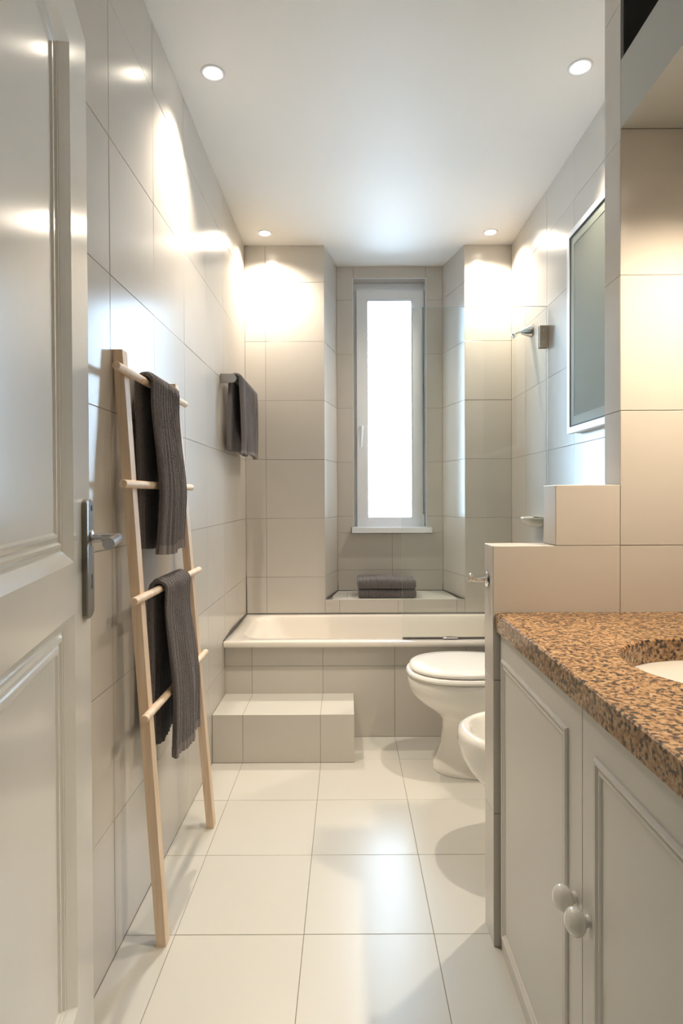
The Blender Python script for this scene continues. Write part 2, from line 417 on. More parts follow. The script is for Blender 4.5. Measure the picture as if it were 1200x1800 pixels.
# ------------------------------------------------------------------ window
win = struct('window_1', bmesh.new(), M['pvc'])
win['label'] = 'narrow tall white window with frosted pane in the tiled niche'
obj('frame', ring_frame(WX0 + 0.001, WX1 - 0.001, WZ0 + 0.012, WZ1 - 0.001, 0.045, 3.752, 3.80), M['pvc'], win, bevel=0.002)
obj('sash', ring_frame(0.064, 0.474, 0.922, 2.412, 0.062, 3.724, 3.775), M['pvc'], win, bevel=0.004)
obj('glazing_bead', ring_frame(0.1265, 0.4115, 0.9845, 2.3495, 0.007, 3.730, 3.765), M['pvc'], win, bevel=0.001)
obj('pane', B(0.128, 0.410, 3.752, 3.758, 0.986, 2.348), M['pane_glass'], win)
hb = bmesh.new(); lathe(hb, (0.093, 3.724, 1.555), (0, -1, 0), [(0, 0.014), (0.008, 0.014), (0.010, 0.009), (0.035, 0.009), (0.036, 0.0)], 16)
tube(hb, [(0.093, 3.690, 1.560), (0.090, 3.686, 1.50), (0.085, 3.688, 1.43)], [0.010, 0.009, 0.008], 10)
obj('window_handle', hb, M['pvc'], win, smooth=True)
for z0, z1 in ((2.30, 2.395), (0.935, 1.01)):
    hg = bmesh.new(); lathe(hg, (0.479, 3.728, z0), (0, 0, 1), [(0, 0.0), (0.001, 0.007), (z1 - z0, 0.007), (z1 - z0 + 0.001, 0)], 12)
    obj('hinge', hg, M['pvc'], win, smooth=True)
obj('window_sill', B(0.028, 0.520, 3.638, 3.742, 0.898, 0.930), M['pvc'], win, bevel=0.003)
sg = bmesh.new(); tube(sg, [(0.026, YN - 0.002, 0.895), (0.522, YN - 0.002, 0.895)], 0.004, 6)
tube(sg, [(0.0265, YN - 0.01, 0.895), (0.0265, YN - 0.01, 0.932)], 0.003, 6); tube(sg, [(0.5215, YN - 0.01, 0.895), (0.5215, YN - 0.01, 0.93)], 0.003, 6)
obj('sealant', sg, M['mould'], win)

# ------------------------------------------------------------------ ceiling downlights
def downlight(x, y, z, label, power, tilt=(0, 0), first=[], angle=1.85, group='recessed ceiling spotlights', col=WARM):
    t = thing('downlight', label, 'spotlight', (x, y, z), group)
    if not first:
        a = bmesh.new(); lathe(a, (0, 0, 0.004), (0, 0, -1), [(0, 0.0), (0.0005, 0.039), (0.003, 0.041), (0.006, 0.039), (0.007, 0.034), (0.0045, 0.029), (0.0045, 0.0)], 40)
        b = bmesh.new(); lathe(b, (0, 0, -0.0002), (0, 0, -1), [(0, 0.027), (0.003, 0.0265), (0.005, 0.022), (0.006, 0.0)], 32)
        first.extend([obj('trim_ring', a, M['pvc'], t, smooth=True), obj('lamp', b, M['bulb'], t, smooth=True)])
    else:
        for f in first:
            c = f.copy(); C.objects.link(c); c.parent = t
    l = bpy.data.lights.new('spot_light', 'SPOT'); l.energy = power; l.color = col
    l.spot_size = angle; l.spot_blend = 1.0; l.shadow_soft_size = 0.022
    lo = bpy.data.objects.new('spot_light', l); C.objects.link(lo); lo.parent = t
    lo.location = (0, 0, -0.045); lo.rotation_euler = (tilt[0], tilt[1], 0)
downlight(-0.442, 2.0, H - 0.0005, 'round ceiling spotlight above the wooden ladder, nearer of the two on that side', SPOT_W)
downlight(0.776, 1.98, H - 0.0005, 'round ceiling spotlight above the mirror cabinet, nearer of the two on that side', SPOT_W)
downlight(-0.437, 3.21, H - 0.0005, 'small far ceiling spotlight above the tub near the towel bar', FAR_W, angle=2.6)
downlight(0.776, 3.21, H - 0.0005, 'small far ceiling spotlight above the tub near the shower holder', FAR_W, angle=2.6)
for yy, lab in ((1.12, 'round spotlight under the soffit beside the tiled partition'),):
    downlight(0.82, yy, 2.025 - 0.0005, lab, VANITY_W, group='soffit spotlights', angle=2.3, col=(1.0, 0.82, 0.61))

hl = bpy.data.lights.new('hall_fill', 'AREA'); hl.shape = 'DISK'; hl.size = 0.4; hl.energy = HALL_FILL_W; hl.color = (1.0, 0.93, 0.82)  # unseen fill light added in the hall to brighten door and cabinet
ho = bpy.data.objects.new('hall_fill', hl); C.objects.link(ho); ho.location = (0.3, -0.7, H - 0.06)

# ------------------------------------------------------------------ panelled door (free edge at u = 0)
DU = Vector((0.2186, -0.9758, 0)).normalized(); DN = Vector((0.9758, 0.2186, 0)).normalized()
D0 = Vector((-0.5115, 1.18, 0))
door = struct('door_1', bmesh.new(), M['door_paint'])
door['label'] = 'glossy white panelled door standing open against the tiled wall'
def dp(u, v, n): return D0 + DU * u + DN * n + Vector((0, 0, v))
def dbox(u0, u1, v0, v1, n0, n1, bm=None):
    bm = bm or bmesh.new()
    v = [bm.verts.new(dp(*p)) for p in ((u0, v0, n0), (u1, v0, n0), (u1, v0, n1), (u0, v0, n1), (u0, v1, n0), (u1, v1, n0), (u1, v1, n1), (u0, v1, n1))]
    for f in ((0, 3, 2, 1), (4, 5, 6, 7), (0, 1, 5, 4), (1, 2, 6, 5), (2, 3, 7, 6), (3, 0, 4, 7)): bm.faces.new([v[i] for i in f])
    return bm
DW, DH, DT = 0.80, 2.022, 0.036
U0, U1 = 0.137, DW - 0.11
obj('stile', dbox(0, U0, 0.008, DH, -DT, 0), M['door_paint'], door, bevel=0.003)
obj('stile', dbox(U1, DW, 0.008, DH, -DT, 0), M['door_paint'], door, bevel=0.003)
for v0, v1 in ((0.008, 0.22), (0.92, 1.01), (1.92, DH)):
    obj('rail', dbox(U0, U1, v0, v1, -DT, 0), M['door_paint'], door)
prof = [(0, 0.0), (0.03, -0.0012), (0.16, -0.006), (0.30, -0.0115), (0.34, -0.014), (0.40, -0.014), (0.45, -0.0105), (0.52, -0.0095), (0.58, -0.0135), (0.63, -0.012), (0.70, -0.0105), (0.76, -0.0105), (0.82, -0.014), (1.0, -0.014)]
for v0, v1 in ((0.22, 0.92), (1.01, 1.92)):
    bm = bmesh.new()
    loft(bm, [[dp(U0 + a * 0.095, v0 + a * 0.07, d), dp(U1 - a * 0.095, v0 + a * 0.07, d), dp(U1 - a * 0.095, v1 - a * 0.07, d), dp(U0 + a * 0.095, v1 - a * 0.07, d)] for a, d in prof], False, False)
    obj('moulding', bm, M['door_paint'], door)
    obj('panel', dbox(U0 + 0.07, U1 - 0.07, v0 + 0.055, v1 - 0.055, -DT + 0.004, -0.0138), M['door_paint'], door)
# lock plate with rounded ends, keyhole, lever
pu0, pu1, pv0, pv1 = 0.008, 0.074, 0.893, 1.122
def plate_ring(n, ins):
    out = []
    r = (pu1 - pu0) / 2 - ins; uc = (pu0 + pu1) / 2
    for i in range(9): a = PI * i / 8; out.append(dp(uc + r * math.cos(a), pv1 - 0.012 - ins + 0.012 * math.sin(a), n))
    for i in range(9): a = PI + PI * i / 8; out.append(dp(uc + r * math.cos(a), pv0 + 0.012 + ins + 0.012 * math.sin(a), n))
    return out
bm = bmesh.new(); loft(bm, [plate_ring(0, 0), plate_ring(0.008, 0), plate_ring(0.0095, 0.0015)])
lp = obj('lock_plate', bm, M['plate_steel'], door, smooth=True); lp['label'] = 'brushed steel lock plate'
bm = bmesh.new(); c = dp(0.03, 0.972, 0.0095); lathe(bm, c - DN * 0.0005, DN, [(0, 0.0045), (0.0008, 0.0045)], 14)
dbox(0.028, 0.032, 0.952, 0.972, 0.009, 0.0100, bm); dbox(0.027, 0.033, 0.948, 0.954, 0.009, 0.0100, bm)
obj('keyhole', bm, M['black'], lp)
bm = bmesh.new(); lathe(bm, dp(0.030, 1.104, 0.009), DN, [(0, 0.006), (0.0015, 0.006), (0.002, 0)], 14)
obj('screw', bm, M['black'], lp, smooth=True)
bm = bmesh.new(); lathe(bm, dp(0.036, 1.046, 0.009), DN, [(0, 0.016), (0.004, 0.016), (0.006, 0.009), (0.02, 0.0085)], 18)
e0 = dp(0.036, 1.046, 0)
tube(bm, [e0 + DN * 0.012, e0 + DN * 0.048, e0 + DN * 0.056 + DU * 0.004, e0 + DN * 0.059 + DU * 0.012, e0 + DN * 0.060 + DU * 0.045, e0 + DN * 0.060 + DU * 0.118 - Vector((0, 0, 0.003))], [0.0085, 0.0085, 0.009, 0.0095, 0.0105, 0.0105], 16)
obj('lever_handle', bm, M['lever_steel'], door, smooth=True)
for hv in (0.25, 1.05, 1.80):
    bm = bmesh.new(); lathe(bm, dp(DW + 0.006, hv, -0.002), (0, 0, 1), [(0, 0), (0.001, 0.007), (0.09, 0.007), (0.091, 0)], 12)
    obj('hinge', bm, M['steel'], door, smooth=True)

# ------------------------------------------------------------------ bathtub
tub = thing('bathtub', 'built in white bathtub behind the tiled front and step', 'bathtub', (0.18, 3.04, 0))
bm = bmesh.new(); x0, x1, y0, y1 = XL + 0.0015, XR - 0.0015, TUB_Y, YB - 0.0015
R_ = [rrect(x0 + 0.03, x1 - 0.03, 2.80, y1 - 0.02, 0.03, 0.0), rrect(x0 + 0.02, x1 - 0.02, 2.80, y1 - 0.02, 0.03, 0.40),
      rrect(x0 + 0.003, x1 - 0.003, 2.7995, y1 - 0.004, 0.004, 0.4295), rrect(x0, x1, y0 + 0.004, y1, 0.004, 0.431), rrect(x0, x1, y0, y1, 0.005, 0.437),
      rrect(x0, x1, y0, y1, 0.005, TUB_Z - 0.006), rrect(x0, x1, y0 + 0.002, y1, 0.006, TUB_Z - 0.0015), rrect(x0 + 0.002, x1 - 0.002, y0 + 0.007, y1 - 0.002, 0.01, TUB_Z),
      rrect(x0 + 0.065, x1 - 0.06, y0 + 0.062, y1 - 0.045, 0.11, TUB_Z), rrect(x0 + 0.072, x1 - 0.066, y0 + 0.068, y1 - 0.052, 0.11, TUB_Z - 0.003), rrect(x0 + 0.085, x1 - 0.072, y0 + 0.074, y1 - 0.058, 0.11, TUB_Z - 0.016),
      rrect(x0 + 0.13, x1 - 0.08, y0 + 0.082, y1 - 0.066, 0.11, 0.38), rrect(x0 + 0.21, x1 - 0.10, y0 + 0.098, y1 - 0.082, 0.12, 0.24),
      rrect(x0 + 0.27, x1 - 0.12, y0 + 0.115, y1 - 0.10, 0.13, 0.14), rrect(x0 + 0.34, x1 - 0.17, y0 + 0.16, y1 - 0.15, 0.11, 0.105), rrect(x0 + 0.42, x1 - 0.24, y0 + 0.22, y1 - 0.21, 0.08, 0.10)]
loft(bm, R_)
put(obj('tub_shell', bm, M['enamel'], smooth=True), tub)
bm = bmesh.new(); lathe(bm, (0.62, 3.05, 0.099), (0, 0, 1), [(0, 0.028), (0.004, 0.028), (0.005, 0.02), (0.003, 0.0)], 20)
put(obj('drain', bm, M['chrome'], smooth=True), tub)

# tiled step in front of the tub
SX0, SX1, SY0, SZ = XL + 0.001, 0.026, 2.496, 0.205
st = thing('bath_step', 'low tiled step box on the floor at the foot of the bathtub', 'step', ((SX0 + SX1) / 2, (SY0 + PANEL_Y) / 2, 0))
put(obj('core', B(SX0, SX1 - G, SY0 + G, PANEL_Y - 0.0005, 0.0, SZ - G), M['grout']), st)
def stiles(*a, **k):
    before = set(C.objects); r = bpy.data.objects.new('tmp', None)
    tiles(None, *a, **k)
    for o in set(C.objects) - before: o.parent = st; o.matrix_parent_inverse = Matrix.Translation(st.location).inverted()
    bpy.data.objects.remove(r)
stiles((0, SY0, 0), (1, 0, 0), (0, 0, 1), [SX0, -0.444, -0.117, SX1], [0.0015, SZ])
stiles((0, SY0, SZ), (1, 0, 0), (0, 1, 0), [SX0, -0.444, -0.117, SX1], [0, PANEL_Y - SY0], M['floor_tile'])
stiles((SX1, SY0, 0), (0, 1, 0), (0, 0, 1), [0, PANEL_Y - SY0], [0.0015, SZ])

# ------------------------------------------------------------------ glass shower screen
sc_ = thing('shower_screen', 'frameless clear glass shower screen standing on the bathtub rim', 'screen', (0.59, 2.764, TUB_Z))
bm = bmesh.new(); GX0 = 0.254
box(bm, GX0, XR - 0.006, 2.760, 2.768, TUB_Z + 0.006, 2.0)
bm.faces.ensure_lookup_table()
for f in bm.faces:
    n = f.normal if f.normal.length else None
    f.normal_update()
    if abs(f.normal.y) < 0.5: f.material_index = 1
put(obj('glass_pane', bm, [M['screen_glass'], M['glass_edge']]), sc_)
bm = B(GX0 + 0.002, XR - 0.004, 2.758, 2.770, TUB_Z + 0.0005, TUB_Z + 0.008)
put(obj('bottom_seal', bm, M['mould'], bevel=0.001), sc_)
bm = bmesh.new(); box(bm, XR - 0.041, XR - 0.0015, 2.748, 2.760, 1.807, 1.908)
cl = put(obj('wall_clamp', bm, M['clamp'], bevel=0.003), sc_); cl['label'] = 'bronzed metal wall clamp'
bm = bmesh.new(); box(bm, XR - 0.041, XR - 0.0015, 2.768, 2.776, 1.807, 1.908)
put(obj('wall_clamp', bm, M['clamp'], bevel=0.002), sc_)
for z in (1.833, 1.885):
    bm = bmesh.new(); lathe(bm, (XR - 0.022, 2.748, z), (0, -1, 0), [(0, 0.008), (0.001, 0.008), (0.0012, 0.005), (0.0004, 0.004), (0.0004, 0)], 16)
    s = obj('screw', bm, M['steel'], smooth=True); s.parent = cl
bm = bmesh.new(); tube(bm, [(0.44, 2.752, TUB_Z + 0.008), (0.47, 2.750, TUB_Z + 0.010), (0.51, 2.752, TUB_Z + 0.008)], [0.004, 0.006, 0.004], 8)
put(obj('foot_bracket', bm, M['chrome'], smooth=True), sc_)

# chrome shower holder on the right wall
sh = thing('shower_holder', 'small chrome cone shaped shower holder on the wall beyond the glass', 'shower holder', (XR, 3.0, 1.95))
bm = bmesh.new(); lathe(bm, (XR - 0.0005, 3.0, 1.952), (-1, 0, -0.10), [(0, 0.020), (0.001, 0.032), (0.006, 0.034), (0.012, 0.030), (0.045, 0.016), (0.054, 0.012), (0.055, 0.0)], 12)
put(obj('cone', bm, M['chrome'], smooth=True), sh)
bm = bmesh.new(); tube(bm, [(XR - 0.048, 3.0, 1.947), (XR - 0.066, 3.0, 1.945), (XR - 0.083, 3.0, 1.938), (XR - 0.092, 3.0, 1.932)], 0.0045, 10)
lathe(bm, (XR - 0.090, 3.0, 1.934), (-0.8, 0, -0.6), [(0, 0.006), (0.002, 0.014), (0.010, 0.015), (0.013, 0.010), (0.014, 0)], 16)
put(obj('arm', bm, M['chrome'], smooth=True), sh)

# soap dish
sd = thing('soap_dish', 'white ceramic soap dish fixed to the wall above the bathtub', 'soap dish', (XR, 2.90, 1.0))
bm = bmesh.new()
def half(r, z, dx=0.0, yc=2.90, hw=0.085):
    pts = []
    for i in range(25):
        a = PI / 2 + PI * i / 24
        pts.append((XR - 0.001 + r * 0.085 * math.cos(a) * 1.0 - 0 * dx, yc + hw * r * math.sin(a), z))
    return pts
loft(bm, [half(0.45, 0.972), half(0.74, 0.980), half(0.95, 1.000), half(1.0, 1.014), half(0.97, 1.019), half(0.86, 1.016), half(0.70, 1.004), half(0.4, 1.0)])
put(obj('dish', bm, M['ceramic'], smooth=True), sd)

# ------------------------------------------------------------------ mirror cabinet
mc = thing('mirror_cabinet', 'shallow wall cabinet with grey green frosted glass and white frame', 'cabinet', (XR, 2.05, 1.3725))
CX, CY0, CY1, CZ0, CZ1 = 0.893, 1.60, 2.417, 1.3725, 2.177
put(obj('body', B(CX + 0.012, XR - 0.001, CY0 + 0.004, CY1 - 0.004, CZ0 + 0.003, CZ1 - 0.003), M['pvc']), mc)
def yz_frame(x0, x1, y0, y1, z0, z1, w):
    bm = ring_frame(y0, y1, z0, z1, w, x0, x1)
    for v in bm.verts: v.co = Vector((v.co.y, v.co.x, v.co.z))
    return bm
put(obj('door_frame', yz_frame(CX, CX + 0.016, CY0, CY1, CZ0, CZ1, 0.024), M['pvc'], bevel=0.002), mc)
put(obj('gasket', yz_frame(CX + 0.002, CX + 0.012, CY0 + 0.0242, CY1 - 0.0242, CZ0 + 0.0242, CZ1 - 0.0242, 0.006), M['black']), mc)
put(obj('glass_bevel', yz_frame(CX + 0.004, CX + 0.010, CY0 + 0.0304, CY1 - 0.0304, CZ0 + 0.0304, CZ1 - 0.0304, 0.034), M['cab_glass_rim']), mc)
put(obj('glass', B(CX + 0.005, CX + 0.010, CY0 + 0.0645, CY1 - 0.0645, CZ0 + 0.0645, CZ1 - 0.0645), M['cab_glass']), mc)

# ------------------------------------------------------------------ toilet and bidet
TY = 2.45
to = thing('toilet', 'white ceramic toilet with closed lid beside the bathtub', 'toilet', (0.58, TY, 0))
body = [(0.0, .350, .82, .118), (.006, .348, .82, .12), (.022, .352, .82, .116), (.05, .366, .82, .104), (.11, .382, .82, .093), (.17, .390, .82, .088), (.212, .386, .82, .094), (.238, .362, .80, .115), (.262, .326, .79, .136),
        (.288, .290, .77, .155), (.32, .262, .75, .173), (.35, .250, .74, .181), (.375, .2465, .735, .184), (.386, .249, .735, .183), (.390, .256, .73, .177)]
bm = bmesh.new(); loft(bm, [egg(a, b, TY, w, z) for z, a, b, w in body])
put(obj('bowl', bm, M['ceramic'], smooth='all'), to)
bm = bmesh.new(); loft(bm, [egg(a, b, TY, w, z) for z, a, b, w in ((.3905, .262, .70, .168), (.3945, .262, .70, .168), (.3955, .245, .70, .184), (.404, .2415, .70, .188), (.412, .245, .70, .185), (.414, .256, .70, .176))])
put(obj('seat', bm, M['seat_plastic'], smooth=True), to)
bm = bmesh.new(); loft(bm, [egg(a, b, TY, w, z) for z, a, b, w in ((.4145, .275, .70, .16), (.4185, .275, .70, .16), (.4195, .258, .70, .176), (.428, .2555, .70, .178), (.4345, .259, .70, .175), (.4385, .268, .69, .168), (.441, .32, .66, .13), (.442, .42, .58, .06))])
put(obj('lid', bm, M['seat_plastic'], smooth=True), to)
for s in (-1, 1):
    bm = bmesh.new(); lathe(bm, (0.712, TY + s * 0.075 - 0.02, 0.402), (0, 1, 0), [(0, 0), (0.001, 0.012), (0.039, 0.012), (0.04, 0)], 14)
    put(obj('lid_hinge', bm, M['seat_plastic'], smooth=True), to)
bm = bmesh.new(); loft(bm, [rrect(.755, .925, TY - .16, TY + .16, .03, .33), rrect(.745, .927, TY - .175, TY + .175, .03, .45), rrect(.742, .928, TY - .18, TY + .18, .03, .76)])
put(obj('cistern', bm, M['ceramic'], smooth=True), to)
bm = bmesh.new(); loft(bm, [rrect(.735, .929, TY - .186, TY + .186, .03, .7605), rrect(.733, .929, TY - .188, TY + .188, .03, .778), rrect(.740, .925, TY - .182, TY + .182, .03, .788)])
ci = put(obj('cistern_lid', bm, M['ceramic'], smooth=True), to)
bm = bmesh.new(); lathe(bm, (.83, TY, .787), (0, 0, 1), [(0, .022), (.005, .022), (.008, .018), (.008, 0)], 20)
b_ = obj('flush_button', bm, M['chrome'], smooth=True); b_.parent = ci

BY = 1.85
bi = thing('bidet', 'white ceramic bidet between the toilet and the tiled partition', 'bidet', (0.62, BY, 0))
body = [(0.0, .47, .90, .105), (.006, .468, .90, .107), (.022, .472, .90, .10), (.06, .485, .90, .088), (.13, .478, .90, .086), (.19, .45, .90, .10), (.235, .41, .90, .13), (.28, .372, .90, .16), (.32, .352, .90, .176),
        (.355, .3445, .90, .183), (.378, .3445, .90, .184), (.392, .350, .897, .180), (.399, .362, .89, .170), (.399, .374, .88, .160), (.392, .384, .80, .150), (.375, .390, .79, .145), (.33, .402, .78, .136), (.28, .43, .76, .115), (.25, .48, .71, .075), (.243, .55, .65, .03)]
bm = bmesh.new(); loft(bm, [egg(a, b, BY, w, z) for z, a, b, w in body])
put(obj('bowl', bm, M['ceramic'], smooth='all'), bi)
bm = bmesh.new(); lathe(bm, (.845, BY, .398), (0, 0, 1), [(0, .026), (.004, .026), (.008, .02), (.07, .019), (.085, .015), (.087, 0)], 20)
tube(bm, [(.84, BY, .445), (.79, BY, .462), (.755, BY, .455), (.75, BY, .44)], [.012, .011, .010, .010], 12)
tube(bm, [(.845, BY, .48), (.85, BY, .495), (.80, BY, .515)], [.006, .006, .005], 10)
put(obj('tap', bm, M['chrome'], smooth=True), bi)

# robe hook on the end of the partition
rh = thing('robe_hook', 'small chrome hook on the end face of the low tiled partition', 'hook', (PX, 1.525, 0.91))
bm = bmesh.new(); lathe(bm, (PX - 0.0003, 1.525, 0.91), (-1, 0, 0), [(0, .018), (.002, .020), (.005, .019), (.007, .011), (.0075, .008)], 24)
put(obj('rosette', bm, M['chrome'], smooth=True), rh)
bm = bmesh.new(); tube(bm, [(PX - .005, 1.525, .91), (PX - .022, 1.525, .908), (PX - .032, 1.525, .909), (PX - .042, 1.525, .914)], [.007, .0055, .006, .008], 12)
lathe(bm, (PX - .038, 1.525, .912), (-0.9, 0, 0.3), [(0, .006), (.003, .010), (.010, .011), (.012, .009), (.0125, 0)], 16)
put(obj('arm', bm, M['chrome'], smooth=True), rh)

# ------------------------------------------------------------------ vanity
va = thing('vanity_cabinet', 'white two door vanity cabinet under the granite counter', 'cabinet', (0.65, 0.95, 0))
VX, VY0, VY1 = 0.376, 0.42, 1.458
put(obj('body', B(VX + 0.018, XR - 0.003, VY0, VY1, 0.0, 0.7895), M['cab_paint']), va)
put(obj('plinth', B(VX + 0.001, VX + 0.0175, VY0, VY1, 0.0, 0.026), M['cab_paint'], bevel=0.002), va)
MO = [(0, 0.0), (0.0, 0.003), (0.15, 0.006), (0.35, 0.0055), (0.5, 0.0015), (0.62, 0.003), (0.8, 0.004), (0.92, 0.002), (1.0, -0.0005)]
for y0, y1, my0, my1, kz, ky, other in ((0.952, VY1 - 0.001, 1.010, 1.440, 0.458, 0.978, 'far'), (VY0 + 0.001, 0.9495, 0.475, 0.898, 0.457, 0.924, 'near')):
    d = put(obj('door', B(VX, VX + 0.0178, y0, y1, 0.029, 0.785), M['cab_paint'], bevel=0.0015), va)
    bm = bmesh.new(); z0, z1, w = 0.046, 0.728, 0.024
    loft(bm, [[(VX - h, my0 + a * w, z0 + a * w), (VX - h, my1 - a * w, z0 + a * w), (VX - h, my1 - a * w, z1 - a * w), (VX - h, my0 + a * w, z1 - a * w)] for a, h in MO], False, False)
    q = obj('moulding', bm, M['cab_paint']); q.parent = d
    bm = bmesh.new()
    kp = [(0, .010), (.002, .010), (.004, .0085), (.006, .0085)]
    kp += [(.0225 - .0165 * math.cos(t), .0208 * math.sin(t)) for t in [0.45 + i * (PI - 0.45) / 14 for i in range(14)]]
    kp += [(.0390, 0)]
    lathe(bm, (VX + 0.0005, ky, kz), (-1, 0, 0), kp, 28)
    q = obj('knob', bm, M['knob'], smooth=True); q.parent = d

# granite worktop with an oval cut-out
ct = thing('countertop', 'speckled orange brown granite worktop on the white vanity cabinet', 'countertop', (0.65, 0.95, 0.79))
bm = bmesh.new(); KX0, KX1, KY0, KY1, KZ0, KZ1 = 0.365, XR - 0.002, 0.41, PY0 - 0.0015, 0.79, 0.835
EX, EY, EA, EB = 0.690, 1.015, 0.205, 0.185
angs = sorted([2 * PI * i / 64 for i in range(64)] + [math.atan2(y - EY, x - EX) % (2 * PI) for x in (KX0, KX1) for y in (KY0, KY1)])
def rect_hit(a, i):
    c, s = math.cos(a), math.sin(a); t = 9
    if c > 1e-9: t = min(t, (KX1 - i - EX) / c)
    if c < -1e-9: t = min(t, (KX0 + i - EX) / c)
    if s > 1e-9: t = min(t, (KY1 - EY) / s)
    if s < -1e-9: t = min(t, (KY0 - EY) / s)
    return EX + c * t, EY + s * t
def ell(a, e=0.0):
    c, s = math.cos(a), math.sin(a); k = 1 / math.sqrt((c / (EA + e)) ** 2 + (s / (EB + e)) ** 2)
    return EX + c * k, EY + s * k
ringsq = [[(*ell(a), KZ0) for a in angs], [(*ell(a), KZ1 - 0.003) for a in angs], [(*ell(a, 0.003), KZ1) for a in angs], [(*rect_hit(a, 0.003), KZ1) for a in angs], [(*rect_hit(a, 0), KZ1 - 0.003) for a in angs],
          [(*rect_hit(a, 0), KZ0 + 0.002) for a in angs], [(*rect_hit(a, 0.002), KZ0) for a in angs], [(*ell(a), KZ0) for a in angs]]
loft(bm, ringsq, False, False); bmesh.ops.remove_doubles(bm, verts=bm.verts[:], dist=1e-5)
put(obj('slab', bm, M['granite'], smooth=True), ct)
sk = thing('sink', 'oval white undermount sink set in the granite worktop', 'sink', (EX, EY, 0.655))
bm = bmesh.new()
def er(k, z): return [(EX + (EA + 0.0) * k * math.cos(2 * PI * i / 56), EY + EB * k * math.sin(2 * PI * i / 56), z) for i in range(56)]
loft(bm, [er(.2, .652), er(.55, .655), er(.8, .68), er(.98, .74), er(1.04, .782), er(1.09, .7885), er(1.0, .7885), er(.975, .785), er(.95, .765), er(.90, .73), er(.74, .69), er(.5, .668), er(.12, .661)])
put(obj('basin', bm, M['ceramic'], smooth=True), sk)
bm = bmesh.new(); lathe(bm, (EX, EY, .6605), (0, 0, 1), [(0, .022), (.003, .022), (.004, .016), (.001, .0)], 20)
put(obj('drain', bm, M['chrome'], smooth=True), sk)

# ------------------------------------------------------------------ wooden towel ladder
la = thing('towel_ladder', 'pale wooden ladder with round rungs leaning on the tiled wall', 'ladder', (-0.47, 1.75, 0))
LH = 1.487
def xf(h): return -0.457 - 0.0920 * h / LH
def rail(f0, f1, t0, t1):
    bm = bmesh.new(); w = 0.0245
    r0 = [(xf(0) - w, f0, 0.0), (xf(0), f0, 0.0), (xf(0), f1, 0.0), (xf(0) - w, f1, 0.0)]
    r1 = [(xf(LH) - w, t0, LH), (xf(LH), t0, LH), (xf(LH), t1, LH), (xf(LH) - w, t1, LH)]
    loft(bm, [r0, r1]); return bm
put(obj('rail', rail(1.473, 1.503, 1.460, 1.492), M['wood'], bevel=0.0012), la)
put(obj('rail', rail(2.003, 2.036, 1.910, 1.944), M['wood'], bevel=0.0012), la)
RUNG = [(1.433, 1.392, 1.985), (1.156, 1.383, 1.988), (0.878, 1.397, 2.017), (0.594, 1.411, 2.030)]
for h, a, b in RUNG:
    bm = bmesh.new(); xc = xf(h) + 0.0075
    lathe(bm, (xc, a, h), (0, 1, 0), [(0, 0.0085), (0.0015, 0.0100), (b - a - 0.0015, 0.0100), (b - a, 0.0085)], 20)
    put(obj('rung', bm, M['wood'], smooth=True), la)

